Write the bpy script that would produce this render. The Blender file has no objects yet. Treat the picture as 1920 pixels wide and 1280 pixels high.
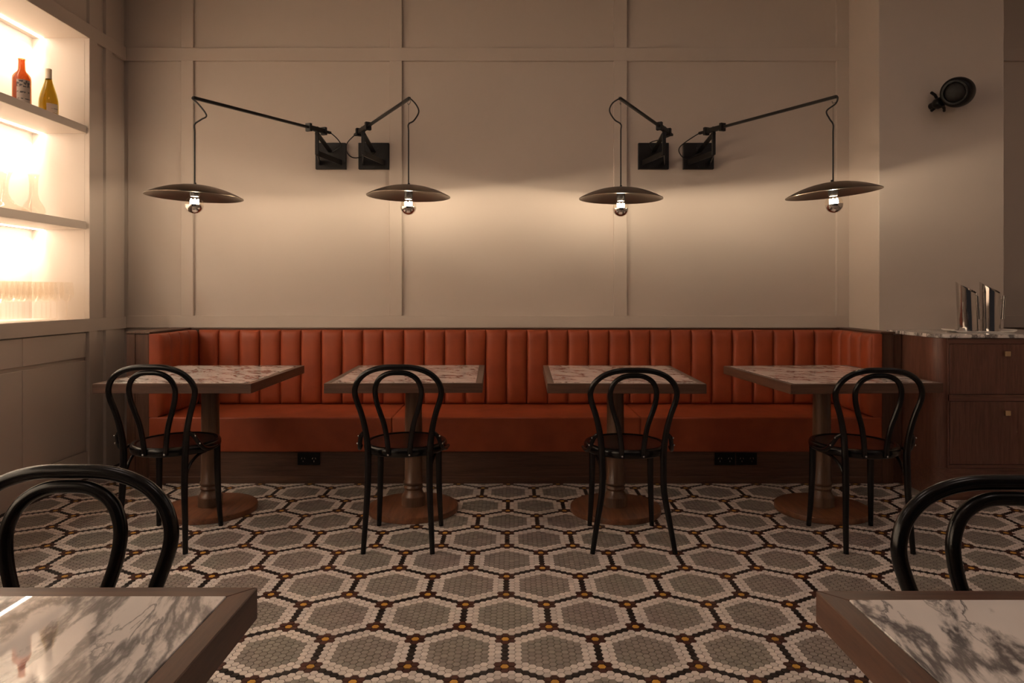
import bpy, bmesh, math, random
import numpy as np
from mathutils import Vector, Matrix

random.seed(7)
SC = bpy.context.scene
COL = SC.collection

# ------------------------------------------------------------------ camera, world, exposure
F, XV, YH, H = 1318.0, 960.0, 550.0, 1.18           # focal length in px, horizon, eye height
cam = bpy.data.cameras.new('camera')
cam.sensor_width = 36.0
cam.lens = F / 1920 * 36
cam.shift_y = (YH - 640) / 1920
cam.clip_start = 0.02
cam_o = bpy.data.objects.new('camera', cam)
cam_o.location = (0, 0, H)
cam_o.rotation_euler = (math.pi / 2, 0, 0)
COL.objects.link(cam_o)
SC.camera = cam_o

world = bpy.data.worlds.new('world')
world.use_nodes = True
bg = world.node_tree.nodes['Background']
bg.inputs[0].default_value = (1.0, 0.84, 0.80, 1)
bg.inputs[1].default_value = 0.02
SC.world = world

LAMP_W = 47.0          # each bulb
LED_W = 63.0           # each shelf strip
LED_COL = (1.0, 0.86, 0.68)
LAMP_COL = (1.0, 0.82, 0.61)
FILL_W = 2.2           # each added overhead fill lamp
FILL_COL = (1.0, 0.80, 0.70)

vs = SC.view_settings
vs.view_transform = 'Standard'
vs.look = 'None'
vs.gamma = 1.0
vs.use_curve_mapping = False
vs.exposure = 0.0
SC.cycles.transparent_max_bounces = 96      # rows of wine glasses stand one behind another


def P(x, y, d):
    """photo pixel at depth d -> world point"""
    return Vector(((x - XV) * d / F, d, H - (y - YH) * d / F))


# ------------------------------------------------------------------ materials
def new_mat(name):
    m = bpy.data.materials.new(name)
    m.use_nodes = True
    nt = m.node_tree
    return m, nt, nt.nodes['Principled BSDF']


def node(nt, kind, **kw):
    n = nt.nodes.new(kind)
    for k, v in kw.items():
        setattr(n, k, v)
    return n


def simple(name, col, rough=0.5, metal=0.0, spec=0.5, bump=0.0, bscale=200.0, coat=0.0):
    m, nt, b = new_mat(name)
    b.inputs['Base Color'].default_value = (*col, 1)
    b.inputs['Roughness'].default_value = rough
    b.inputs['Metallic'].default_value = metal
    b.inputs['Specular IOR Level'].default_value = spec
    b.inputs['Coat Weight'].default_value = coat
    if bump:
        tc = node(nt, 'ShaderNodeTexCoord')
        n = node(nt, 'ShaderNodeTexNoise')
        n.inputs['Scale'].default_value = bscale
        n.inputs['Detail'].default_value = 3
        bp = node(nt, 'ShaderNodeBump')
        bp.inputs['Strength'].default_value = bump
        bp.inputs['Distance'].default_value = 0.002
        nt.links.new(tc.outputs['Object'], n.inputs['Vector'])
        nt.links.new(n.outputs['Fac'], bp.inputs['Height'])
        nt.links.new(bp.outputs['Normal'], b.inputs['Normal'])
    return m


def mottled(name, c0, c1, scale, rough=0.5, bump=0.1, bscale=300, spec=0.5, lo=0.35, hi=0.65):
    m, nt, b = new_mat(name)
    tc = node(nt, 'ShaderNodeTexCoord')
    n = node(nt, 'ShaderNodeTexNoise')
    n.inputs['Scale'].default_value = scale
    n.inputs['Detail'].default_value = 5
    r = node(nt, 'ShaderNodeValToRGB')
    r.color_ramp.elements[0].position = lo
    r.color_ramp.elements[1].position = hi
    r.color_ramp.elements[0].color = (*c0, 1)
    r.color_ramp.elements[1].color = (*c1, 1)
    n2 = node(nt, 'ShaderNodeTexNoise')
    n2.inputs['Scale'].default_value = bscale
    n2.inputs['Detail'].default_value = 3
    bp = node(nt, 'ShaderNodeBump')
    bp.inputs['Strength'].default_value = bump
    bp.inputs['Distance'].default_value = 0.002
    L = nt.links.new
    L(tc.outputs['Object'], n.inputs['Vector'])
    L(tc.outputs['Object'], n2.inputs['Vector'])
    L(n.outputs['Fac'], r.inputs['Fac'])
    L(r.outputs['Color'], b.inputs['Base Color'])
    L(n2.outputs['Fac'], bp.inputs['Height'])
    L(bp.outputs['Normal'], b.inputs['Normal'])
    b.inputs['Roughness'].default_value = rough
    b.inputs['Specular IOR Level'].default_value = spec
    return m


def wood(name, dark, light, axis, rough=0.42, scale=9.0):
    """straight-grained timber, grain running along the axis"""
    m, nt, b = new_mat(name)
    tc = node(nt, 'ShaderNodeTexCoord')
    oi = node(nt, 'ShaderNodeObjectInfo')
    add = node(nt, 'ShaderNodeVectorMath', operation='ADD')
    mul = node(nt, 'ShaderNodeVectorMath', operation='MULTIPLY')
    s = [14.0, 14.0, 14.0]
    s['XYZ'.index(axis)] = 0.9
    mul.inputs[1].default_value = s
    n = node(nt, 'ShaderNodeTexNoise')
    n.inputs['Scale'].default_value = scale * 0.4
    n.inputs['Detail'].default_value = 6
    n.inputs['Roughness'].default_value = 0.65
    n.inputs['Distortion'].default_value = 0.4
    n2 = node(nt, 'ShaderNodeTexNoise')
    n2.inputs['Scale'].default_value = scale * 2.5
    n2.inputs['Detail'].default_value = 4
    mx = node(nt, 'ShaderNodeMath', operation='MULTIPLY_ADD')
    mx.inputs[1].default_value = 0.35
    r = node(nt, 'ShaderNodeValToRGB')
    r.color_ramp.elements[0].position = 0.40
    r.color_ramp.elements[1].position = 0.86
    r.color_ramp.elements[0].color = (*dark, 1)
    r.color_ramp.elements[1].color = (*light, 1)
    bp = node(nt, 'ShaderNodeBump')
    bp.inputs['Strength'].default_value = 0.12
    bp.inputs['Distance'].default_value = 0.001
    L = nt.links.new
    L(tc.outputs['Object'], add.inputs[0])
    L(oi.outputs['Random'], add.inputs[1])
    L(add.outputs[0], mul.inputs[0])
    L(mul.outputs[0], n.inputs['Vector'])
    L(mul.outputs[0], n2.inputs['Vector'])
    L(n2.outputs['Fac'], mx.inputs[0])
    L(n.outputs['Fac'], mx.inputs[2])
    L(mx.outputs[0], r.inputs['Fac'])
    L(r.outputs['Color'], b.inputs['Base Color'])
    L(n2.outputs['Fac'], bp.inputs['Height'])
    L(bp.outputs['Normal'], b.inputs['Normal'])
    b.inputs['Roughness'].default_value = rough
    return m


def marble(name, scale=1.0, angle=0.6, base=(0.88, 0.82, 0.78), vein=(0.10, 0.085, 0.09), stretch=2.6, width=0.05, rough=0.06, ior=1.5):
    m, nt, b = new_mat(name)
    L = nt.links.new
    tc = node(nt, 'ShaderNodeTexCoord')
    oi = node(nt, 'ShaderNodeObjectInfo')
    off = node(nt, 'ShaderNodeVectorMath', operation='MULTIPLY_ADD')
    off.inputs[1].default_value = (37.0, 21.0, 0.0)
    L(oi.outputs['Random'], off.inputs[0])
    L(tc.outputs['Object'], off.inputs[2])
    mp = node(nt, 'ShaderNodeMapping')
    mp.inputs['Rotation'].default_value = (0, 0, angle)
    L(off.outputs[0], mp.inputs['Vector'])
    mp2 = node(nt, 'ShaderNodeMapping')
    mp2.inputs['Scale'].default_value = (scale, scale * stretch, scale)
    L(mp.outputs[0], mp2.inputs['Vector'])

    def ridge(sc, w, dist, seed):
        n = node(nt, 'ShaderNodeTexNoise', noise_dimensions='4D')
        n.inputs['W'].default_value = seed
        n.inputs['Scale'].default_value = sc
        n.inputs['Detail'].default_value = 7
        n.inputs['Roughness'].default_value = 0.58
        n.inputs['Distortion'].default_value = dist
        L(mp2.outputs[0], n.inputs['Vector'])
        a = node(nt, 'ShaderNodeMath', operation='SUBTRACT')
        a.inputs[1].default_value = 0.5
        L(n.outputs['Fac'], a.inputs[0])
        ab = node(nt, 'ShaderNodeMath', operation='ABSOLUTE')
        L(a.outputs[0], ab.inputs[0])
        mr = node(nt, 'ShaderNodeMapRange', interpolation_type='SMOOTHSTEP')
        mr.inputs['From Min'].default_value = 0.0
        mr.inputs['From Max'].default_value = w
        mr.inputs['To Min'].default_value = 1.0
        mr.inputs['To Max'].default_value = 0.0
        L(ab.outputs[0], mr.inputs['Value'])
        return mr.outputs['Result']
    v1 = ridge(2.6, width, 0.5, 1.0)
    v2 = ridge(6.0, width * 0.7, 0.8, 5.0)
    cloud = node(nt, 'ShaderNodeTexNoise')
    cloud.inputs['Scale'].default_value = 3.2
    cloud.inputs['Detail'].default_value = 4
    L(mp2.outputs[0], cloud.inputs['Vector'])
    cr = node(nt, 'ShaderNodeMapRange')
    cr.inputs['From Min'].default_value = 0.42
    cr.inputs['From Max'].default_value = 0.62
    L(cloud.outputs['Fac'], cr.inputs['Value'])
    m2 = node(nt, 'ShaderNodeMath', operation='MULTIPLY')
    L(v2, m2.inputs[0])
    L(cr.outputs['Result'], m2.inputs[1])
    m2b = node(nt, 'ShaderNodeMath', operation='MULTIPLY')
    m2b.inputs[1].default_value = 0.75
    L(m2.outputs[0], m2b.inputs[0])
    v1b = node(nt, 'ShaderNodeMath', operation='MULTIPLY')
    v1b.inputs[1].default_value = 0.85
    L(v1, v1b.inputs[0])
    mxx = node(nt, 'ShaderNodeMath', operation='MAXIMUM')
    L(v1b.outputs[0], mxx.inputs[0])
    L(m2b.outputs[0], mxx.inputs[1])
    haze = node(nt, 'ShaderNodeMath', operation='MULTIPLY_ADD', use_clamp=True)
    haze.inputs[1].default_value = 0.08
    L(cr.outputs['Result'], haze.inputs[0])
    L(mxx.outputs[0], haze.inputs[2])
    mix = node(nt, 'ShaderNodeMix', data_type='RGBA')
    mix.inputs['A'].default_value = (*base, 1)
    mix.inputs['B'].default_value = (*vein, 1)
    L(haze.outputs[0], mix.inputs['Factor'])
    L(mix.outputs['Result'], b.inputs['Base Color'])
    b.inputs['Roughness'].default_value = rough
    b.inputs['IOR'].default_value = ior
    return m


def thin_glass(name, tint=(1, 1, 1), edge=0.6, base=0.06):
    """clear thin-walled glass: see-through with reflections strongest at the rim"""
    m = bpy.data.materials.new(name)
    m.use_nodes = True
    nt = m.node_tree
    nt.nodes.clear()
    L = nt.links.new
    out = node(nt, 'ShaderNodeOutputMaterial')
    tr = node(nt, 'ShaderNodeBsdfTransparent')
    tr.inputs[0].default_value = (*tint, 1)
    gl = node(nt, 'ShaderNodeBsdfGlossy')
    gl.inputs['Color'].default_value = (1, 1, 1, 1)
    gl.inputs['Roughness'].default_value = 0.03
    lw = node(nt, 'ShaderNodeLayerWeight')
    lw.inputs['Blend'].default_value = 0.5
    pw = node(nt, 'ShaderNodeMath', operation='POWER')
    pw.inputs[1].default_value = 5.0
    L(lw.outputs['Facing'], pw.inputs[0])
    mr = node(nt, 'ShaderNodeMapRange')
    mr.inputs['To Min'].default_value = base
    mr.inputs['To Max'].default_value = edge
    mx = node(nt, 'ShaderNodeMixShader')
    L(pw.outputs[0], mr.inputs['Value'])
    L(mr.outputs['Result'], mx.inputs['Fac'])
    L(tr.outputs[0], mx.inputs[1])
    L(gl.outputs[0], mx.inputs[2])
    L(mx.outputs[0], out.inputs['Surface'])
    return m


def emitter(name, col, strength):
    m = bpy.data.materials.new(name)
    m.use_nodes = True
    nt = m.node_tree
    nt.nodes.clear()
    out = node(nt, 'ShaderNodeOutputMaterial')
    e = node(nt, 'ShaderNodeEmission')
    e.inputs[0].default_value = (*col, 1)
    e.inputs[1].default_value = strength
    nt.links.new(e.outputs[0], out.inputs['Surface'])
    return m


def tile_mat(name, c, c2, rough=0.38):
    """glazed mosaic tile, each piece a shade of its own"""
    m, nt, b = new_mat(name)
    L = nt.links.new
    at = node(nt, 'ShaderNodeAttribute', attribute_name='shade')
    geo = node(nt, 'ShaderNodeNewGeometry')
    n = node(nt, 'ShaderNodeTexNoise')
    n.inputs['Scale'].default_value = 2.2
    n.inputs['Detail'].default_value = 3
    L(geo.outputs['Position'], n.inputs['Vector'])
    sm = node(nt, 'ShaderNodeMapRange')
    sm.inputs['From Min'].default_value = 0.40
    sm.inputs['From Max'].default_value = 0.66
    L(n.outputs['Fac'], sm.inputs['Value'])
    mix = node(nt, 'ShaderNodeMix', data_type='RGBA')
    mix.inputs['A'].default_value = (*c, 1)
    mix.inputs['B'].default_value = (*c2, 1)
    L(sm.outputs['Result'], mix.inputs['Factor'])
    hsv = node(nt, 'ShaderNodeHueSaturation')
    mr = node(nt, 'ShaderNodeMapRange')
    mr.inputs['To Min'].default_value = 0.86
    mr.inputs['To Max'].default_value = 1.12
    L(at.outputs['Fac'], mr.inputs['Value'])
    L(mr.outputs['Result'], hsv.inputs['Value'])
    L(mix.outputs['Result'], hsv.inputs['Color'])
    L(hsv.outputs['Color'], b.inputs['Base Color'])
    b.inputs['Roughness'].default_value = rough
    b.inputs['Specular IOR Level'].default_value = 0.35
    return m


M = {}
M['paint'] = simple('greige_paint', (0.60, 0.52, 0.455), 0.55, spec=0.3, bump=0.03, bscale=120)
M['ceiling'] = simple('ceiling_paint', (0.45, 0.40, 0.36), 0.8)
M['grout'] = simple('grout', (0.034, 0.022, 0.017), 0.9)
M['t_white'] = tile_mat('tile_white', (0.78, 0.69, 0.63), (0.72, 0.645, 0.61))
M['t_grey'] = tile_mat('tile_grey', (0.288, 0.262, 0.226), (0.296, 0.240, 0.220))
M['t_black'] = tile_mat('tile_black', (0.018, 0.013, 0.012), (0.022, 0.016, 0.014))
M['t_brown'] = tile_mat('tile_brown', (0.068, 0.022, 0.016), (0.060, 0.022, 0.017))
M['t_yellow'] = tile_mat('tile_yellow', (0.62, 0.33, 0.055), (0.56, 0.30, 0.06))
M['leather'] = mottled('orange_leather', (0.260, 0.047, 0.016), (0.350, 0.070, 0.024), 6.0, 0.5, 0.18, 420, 0.4)
WD, WL = (0.042, 0.019, 0.012), (0.122, 0.058, 0.036)
M['wood_x'] = wood('walnut_grain_x', WD, WL, 'X')
M['wood_y'] = wood('walnut_grain_y', WD, WL, 'Y')
M['wood_z'] = wood('walnut_grain_z', WD, WL, 'Z')
M['cab_z'] = wood('sideboard_wood_upright', (0.072, 0.028, 0.020), (0.180, 0.078, 0.054), 'Z', 0.36, 12)
M['cab_x'] = wood('sideboard_wood_level', (0.072, 0.028, 0.020), (0.180, 0.078, 0.054), 'X', 0.36, 12)
M['base_wood'] = wood('pedestal_wood', (0.075, 0.026, 0.014), (0.235, 0.095, 0.045), 'Y', 0.34, 7)
M['col_wood'] = wood('column_wood', (0.060, 0.030, 0.018), (0.165, 0.085, 0.050), 'Z', 0.33, 7)
M['marble'] = marble('veined_marble', 1.25, 0.65, width=0.036, vein=(0.12, 0.085, 0.075), rough=0.05, ior=1.4)
M['marble_big'] = marble('bold_veined_marble', 1.05, -1.38, vein=(0.065, 0.060, 0.066), stretch=2.7, width=0.048, rough=0.02, ior=1.65)
M['marble_soft'] = marble('soft_veined_marble', 1.15, 1.42, vein=(0.17, 0.16, 0.16), stretch=2.9, width=0.050, rough=0.015, ior=1.75)
M['marble_top'] = marble('worktop_marble', 2.2, 0.3, width=0.05, rough=0.12)
M['black_wood'] = simple('black_lacquer_bentwood', (0.0045, 0.0040, 0.0042), 0.24, spec=0.30, bump=0.03, bscale=60)
M['seat_wood'] = simple('dark_stained_seat', (0.018, 0.007, 0.006), 0.28, spec=0.35)
M['steel'] = simple('bright_steel', (0.62, 0.60, 0.57), 0.25, 1.0)
M['chrome'] = simple('mirror_steel', (0.66, 0.63, 0.61), 0.06, 1.0)
M['black_metal'] = simple('blackened_metal', (0.007, 0.006, 0.006), 0.40, spec=0.35)
M['shade'] = simple('dark_bronze_shade', (0.17, 0.13, 0.10), 0.30, 1.0)
M['cable'] = simple('black_cable', (0.010, 0.009, 0.009), 0.6)
M['wire'] = simple('suspension_wire', (0.20, 0.18, 0.16), 0.35, 1.0)
M['bulb_glass'] = thin_glass('bulb_glass', (1, 0.97, 0.92), 0.5, 0.05)
M['bulb_mirror'] = simple('bulb_mirror', (0.80, 0.76, 0.72), 0.04, 1.0)
M['filament'] = emitter('filament_glow', (1.0, 0.84, 0.62), 45.0)
M['led'] = emitter('led_diffuser', (1.0, 0.87, 0.70), 28.0)
M['fill_glow'] = emitter('fill_disc_glow', FILL_COL, 3.0)  # glowing disc of the added fill lamps
M['glass'] = thin_glass('clear_glass', (0.985, 0.975, 0.96), 0.55, 0.02)
M['glass2'] = thin_glass('decanter_glass', (0.96, 0.945, 0.92), 0.6, 0.03)
M['amber'] = thin_glass('amber_glass', (0.69, 0.43, 0.27), 0.20, 0.03)
M['olive'] = thin_glass('olive_glass', (0.68, 0.59, 0.27), 0.16, 0.03)
M['dark_bottle'] = thin_glass('dark_bottle_glass', (0.70, 0.50, 0.42), 0.16, 0.03)
M['capsule'] = simple('cream_foil', (0.55, 0.46, 0.33), 0.4)
M['brass'] = simple('brushed_brass', (0.62, 0.47, 0.30), 0.28, 1.0)
M['tray'] = simple('white_ceramic', (0.80, 0.75, 0.70), 0.3)
M['plastic'] = simple('black_plastic', (0.004, 0.004, 0.004), 0.42, spec=0.25)
M['rubber'] = simple('speaker_housing', (0.005, 0.0045, 0.0045), 0.42, spec=0.22, bump=0.05, bscale=500)
M['cone'] = simple('speaker_grille', (0.010, 0.008, 0.007), 0.38, spec=0.3, bump=0.4, bscale=900)


def label_mat(name, paper, ink, bands):
    m, nt, b = new_mat(name)
    L = nt.links.new
    tc = node(nt, 'ShaderNodeTexCoord')
    sep = node(nt, 'ShaderNodeSeparateXYZ')
    L(tc.outputs['Generated'], sep.inputs[0])
    r = node(nt, 'ShaderNodeValToRGB')
    r.color_ramp.interpolation = 'CONSTANT'
    els = r.color_ramp.elements
    els[0].position = 0
    els[0].color = (0, 0, 0, 1)
    els[1].position = bands[0][0]
    els[1].color = (1, 1, 1, 1)
    e = els.new(bands[0][1])
    e.color = (0, 0, 0, 1)
    for a, c in bands[1:]:
        e = els.new(a)
        e.color = (1, 1, 1, 1)
        e = els.new(c)
        e.color = (0, 0, 0, 1)
    L(sep.outputs['Z'], r.inputs['Fac'])
    n = node(nt, 'ShaderNodeTexNoise')
    n.inputs['Scale'].default_value = 70
    L(tc.outputs['Object'], n.inputs['Vector'])
    mr = node(nt, 'ShaderNodeMapRange')
    mr.inputs['From Min'].default_value = 0.45
    mr.inputs['From Max'].default_value = 0.55
    L(n.outputs['Fac'], mr.inputs['Value'])
    mu = node(nt, 'ShaderNodeMath', operation='MULTIPLY')
    L(r.outputs['Color'], mu.inputs[0])
    L(mr.outputs['Result'], mu.inputs[1])
    mix = node(nt, 'ShaderNodeMix', data_type='RGBA')
    mix.inputs['A'].default_value = (*paper, 1)
    mix.inputs['B'].default_value = (*ink, 1)
    L(mu.outputs[0], mix.inputs['Factor'])
    L(mix.outputs['Result'], b.inputs['Base Color'])
    b.inputs['Roughness'].default_value = 0.6
    return m


M['label_grey'] = label_mat('aged_label', (0.36, 0.30, 0.26), (0.05, 0.045, 0.05), [(0.16, 0.20), (0.42, 0.50), (0.68, 0.97)])
M['label_cream'] = label_mat('cream_label', (0.62, 0.53, 0.44), (0.25, 0.22, 0.22), [(0.40, 0.50)])


# ------------------------------------------------------------------ geometry helpers: every shape is (verts, faces)
def box(x0, x1, y0, y1, z0, z1):
    v = [(x0, y0, z0), (x1, y0, z0), (x1, y1, z0), (x0, y1, z0), (x0, y0, z1), (x1, y0, z1), (x1, y1, z1), (x0, y1, z1)]
    f = [(0, 3, 2, 1), (4, 5, 6, 7), (0, 1, 5, 4), (1, 2, 6, 5), (2, 3, 7, 6), (3, 0, 4, 7)]
    return v, f


def bevelled(geo, w, seg=2):
    bm = bmesh.new()
    vs_ = [bm.verts.new(p) for p in geo[0]]
    for f in geo[1]:
        bm.faces.new([vs_[i] for i in f])
    bmesh.ops.recalc_face_normals(bm, faces=bm.faces)
    bmesh.ops.bevel(bm, geom=list(bm.edges), offset=w, segments=seg, affect='EDGES', profile=0.5, clamp_overlap=True)
    bm.verts.index_update()
    out = [tuple(v.co) for v in bm.verts], [tuple(v.index for v in f.verts) for f in bm.faces]
    bm.free()
    return out


def bbox(x0, x1, y0, y1, z0, z1, w=0.003, seg=2):
    return bevelled(box(x0, x1, y0, y1, z0, z1), w, seg)


def join(*geos):
    v, f = [], []
    for g in geos:
        o = len(v)
        v += list(g[0])
        f += [tuple(i + o for i in q) for q in g[1]]
    return v, f


def xform(geo, mat):
    return [tuple(mat @ Vector(p)) for p in geo[0]], geo[1]


def lathe(prof, seg=32, close=True):
    v, f = [], []
    n = len(prof)
    for k in range(seg):
        a = 2 * math.pi * k / seg
        c, s = math.cos(a), math.sin(a)
        for r, z in prof:
            v.append((r * c, r * s, z))
    for k in range(seg):
        k2 = (k + 1) % seg
        for i in range(n - 1):
            f.append((k * n + i, k2 * n + i, k2 * n + i + 1, k * n + i + 1))
    if close:
        if prof[0][0] > 1e-6:
            f.append(tuple(k * n for k in range(seg))[::-1])
        if prof[-1][0] > 1e-6:
            f.append(tuple(k * n + n - 1 for k in range(seg)))
    return v, f


def catmull(pts, sub=8):
    pts = [Vector(p) for p in pts]
    out = []
    n = len(pts)
    for i in range(n - 1):
        p0 = pts[max(i - 1, 0)]
        p1, p2 = pts[i], pts[i + 1]
        p3 = pts[min(i + 2, n - 1)]
        for k in range(sub):
            t = k / sub
            out.append(0.5 * ((2 * p1) + (p2 - p0) * t + (2 * p0 - 5 * p1 + 4 * p2 - p3) * t * t + (3 * p1 - p0 - 3 * p2 + p3) * t ** 3))
    out.append(pts[-1])
    return out


def tube(path, rad, sides=10, flat=1.0):
    """round rod swept along a path; rad may be one radius or one per point"""
    path = [Vector(p) for p in path]
    n = len(path)
    rads = rad if isinstance(rad, (list, tuple)) else [rad] * n
    if len(rads) != n:
        rads = list(np.interp(np.linspace(0, 1, n), np.linspace(0, 1, len(rads)), rads))
    tang = []
    for i in range(n):
        t = path[min(i + 1, n - 1)] - path[max(i - 1, 0)]
        tang.append(t.normalized())
    up = Vector((0, 0, 1)) if abs(tang[0].z) < 0.9 else Vector((0, 1, 0))
    nor = tang[0].cross(up).normalized()
    v, f = [], []
    for i in range(n):
        if i:
            nor = (nor - tang[i] * nor.dot(tang[i])).normalized()
        b = tang[i].cross(nor)
        for k in range(sides):
            a = 2 * math.pi * k / sides
            v.append(tuple(path[i] + (nor * math.cos(a) + b * math.sin(a) * flat) * rads[i]))
    for i in range(n - 1):
        for k in range(sides):
            k2 = (k + 1) % sides
            f.append((i * sides + k, i * sides + k2, (i + 1) * sides + k2, (i + 1) * sides + k))
    f.append(tuple(range(sides))[::-1])
    f.append(tuple((n - 1) * sides + k for k in range(sides)))
    return v, f


def bar(a, b, w, h, up=(0, 0, 1)):
    """rectangular bar from a to b, w wide and h deep along up"""
    a, b = Vector(a), Vector(b)
    t = (b - a).normalized()
    s = t.cross(Vector(up)).normalized()
    u = s.cross(t)
    v = []
    for p in (a, b):
        for i, j in ((-1, -1), (1, -1), (1, 1), (-1, 1)):
            v.append(tuple(p + s * i * w / 2 + u * j * h / 2))
    f = [(0, 1, 2, 3), (7, 6, 5, 4), (0, 4, 5, 1), (1, 5, 6, 2), (2, 6, 7, 3), (3, 7, 4, 0)]
    return v, f


def prism(poly, z0, z1):
    n = len(poly)
    v = [(x, y, z0) for x, y in poly] + [(x, y, z1) for x, y in poly]
    f = [tuple(range(n))[::-1], tuple(range(n, 2 * n))]
    f += [(i, (i + 1) % n, (i + 1) % n + n, i + n) for i in range(n)]
    return v, f


def sphere(c, r, seg=16, rings=10):
    g = lathe([(r * math.sin(math.pi * i / rings), -r * math.cos(math.pi * i / rings)) for i in range(rings + 1)], seg, False)
    return [(p[0] + c[0], p[1] + c[1], p[2] + c[2]) for p in g[0]], g[1]


def to_mesh(name, geo, mat, smooth=None):
    me = bpy.data.meshes.new(name)
    me.from_pydata([tuple(p) for p in geo[0]], [], geo[1])
    bm = bmesh.new()
    bm.from_mesh(me)
    bmesh.ops.remove_doubles(bm, verts=bm.verts, dist=1e-6)
    bmesh.ops.recalc_face_normals(bm, faces=bm.faces)
    bm.to_mesh(me)
    bm.free()
    me.materials.append(mat)
    if smooth:
        me.polygons.foreach_set('use_smooth', [True] * len(me.polygons))
        me.update()
        try:
            me.set_sharp_from_angle(angle=math.radians(smooth))
        except Exception:
            pass
    return me


def link(name, me, parent=None, label=None):
    o = bpy.data.objects.new(name, me)
    COL.objects.link(o)
    if parent is not None:
        o.parent = parent
    if label:
        o['label'] = label
    return o


class Thing:
    """an Empty at the thing's base; parts are given in world space and stored relative to it"""
    def __init__(self, name, label, cat, loc=(0, 0, 0), group=None, local=False):
        self.o = bpy.data.objects.new(name, None)
        self.o.empty_display_size = 0.1
        COL.objects.link(self.o)
        self.loc = Vector(loc)
        self.o.location = self.loc
        self.o['label'] = label
        self.o['category'] = cat
        if group:
            self.o['group'] = group
        self.off = Vector((0, 0, 0)) if local else self.loc

    def part(self, name, geo, mat, smooth=None, parent=None, label=None):
        g = ([(p[0] - self.off.x, p[1] - self.off.y, p[2] - self.off.z) for p in geo[0]], geo[1])
        return link(name, to_mesh(name, g, mat, smooth), parent or self.o, label)


def tag(o, label, cat, group=None):
    o['label'] = label
    o['category'] = cat
    if group:
        o['group'] = group
    return o


def solo(name, geo, mat, label, cat, group=None, smooth=None):
    """a thing that is one mesh, with its origin at its base"""
    xs = np.array(geo[0])
    c = Vector((xs[:, 0].mean(), xs[:, 1].mean(), xs[:, 2].min()))
    g = ([(p[0] - c.x, p[1] - c.y, p[2] - c.z) for p in geo[0]], geo[1])
    o = link(name, to_mesh(name, g, mat, smooth))
    o.location = c
    return tag(o, label, cat, group)


def structure(name, geo, mat, smooth=None):
    o = link(name, to_mesh(name, geo, mat, smooth))
    o['kind'] = 'structure'
    return o


def copy_tree(o, parent=None):
    c = o.copy()
    COL.objects.link(c)
    c.parent = parent
    for ch in list(o.children):
        copy_tree(ch, c)
    return c


# ------------------------------------------------------------------ room shell
XL, ZB, ZC = -2.719, 4.957, 3.62           # left wall face, back wall face, ceiling
REC = 0.020                                # panel recess
PX0, PX1, PZ = 2.377, 3.188, 4.554         # pier
XR, YR = 4.60, -3.2

floor = structure('floor', box(XL - 0.5, XR + 0.1, YR, ZB + 0.2, -0.06, -0.0025), M['grout'])
structure('ceiling', box(XL - 0.5, XR + 0.1, YR, ZB + 0.2, ZC, ZC + 0.08), M['ceiling'])
structure('unseen_wall_right', box(XR, XR + 0.1, YR, ZB + 0.2, -0.06, ZC), M['paint'])  # out of view, added to keep the right side dark


def fill_light(x, y, label):  # unseen overhead fill lamp, added to brighten floor and table tops
    t = Thing('added_fill_light', label, 'light', (x, y, ZC), 'added overhead fill lights')
    t.part('trim_ring', ([(p[0] + x, p[1] + y, p[2] + ZC) for p in RING[0]], RING[1]), M['ceiling'], 40)
    t.part('diffuser', ([(p[0] + x, p[1] + y, p[2] + ZC) for p in DISC[0]], DISC[1]), M['fill_glow'], 40)
    ld = bpy.data.lights.new('fill_lamp', 'AREA')
    ld.shape = 'DISK'
    ld.size = 0.40
    ld.energy = FILL_W
    ld.color = FILL_COL
    lo = bpy.data.objects.new('fill_lamp', ld)
    lo.location = (0, 0, -0.03)
    COL.objects.link(lo)
    lo.parent = t.o


RING = lathe([(0.205, -0.001), (0.245, -0.001), (0.245, -0.012), (0.225, -0.018), (0.205, -0.018), (0.205, -0.001)], 40, False)
DISC = lathe([(0, -0.012), (0.204, -0.012), (0.204, -0.002), (0, -0.002)], 40, False)
for x_, cn in ((-1.5, 'far left'), (0.2, 'middle left'), (1.9, 'middle right'), (3.6, 'far right')):
    for y_, rn in ((0.6, 'rear'), (2.5, 'front')):
        fill_light(x_, y_, 'added overhead fill light out of view, %s row, %s' % (rn, cn))


# back wall: a ground of recessed panels with proud stiles and rails
wb = structure('wall_back', box(XL - 0.5, XR + 0.1, ZB + REC + 0.012, ZB + 0.2, -0.06, ZC), M['paint'])
RB0, RB1, RT0, RT1 = 0.939, 1.022, 2.821, 2.913    # lower and upper rail heights


def wx(px):
    return (px - XV) * ZB / F


def wall_board(name, x0, x1, z0, z1):
    link(name, to_mesh(name, bbox(x0, x1, ZB, ZB + REC + 0.012, z0, z1, 0.0015, 1), M['paint']), wb)


def wall_panel(x0, x1, z0, z1):
    link('panel', to_mesh('panel', box(x0, x1, ZB + REC, ZB + REC + 0.012, z0, z1), M['paint']), wb)


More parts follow.
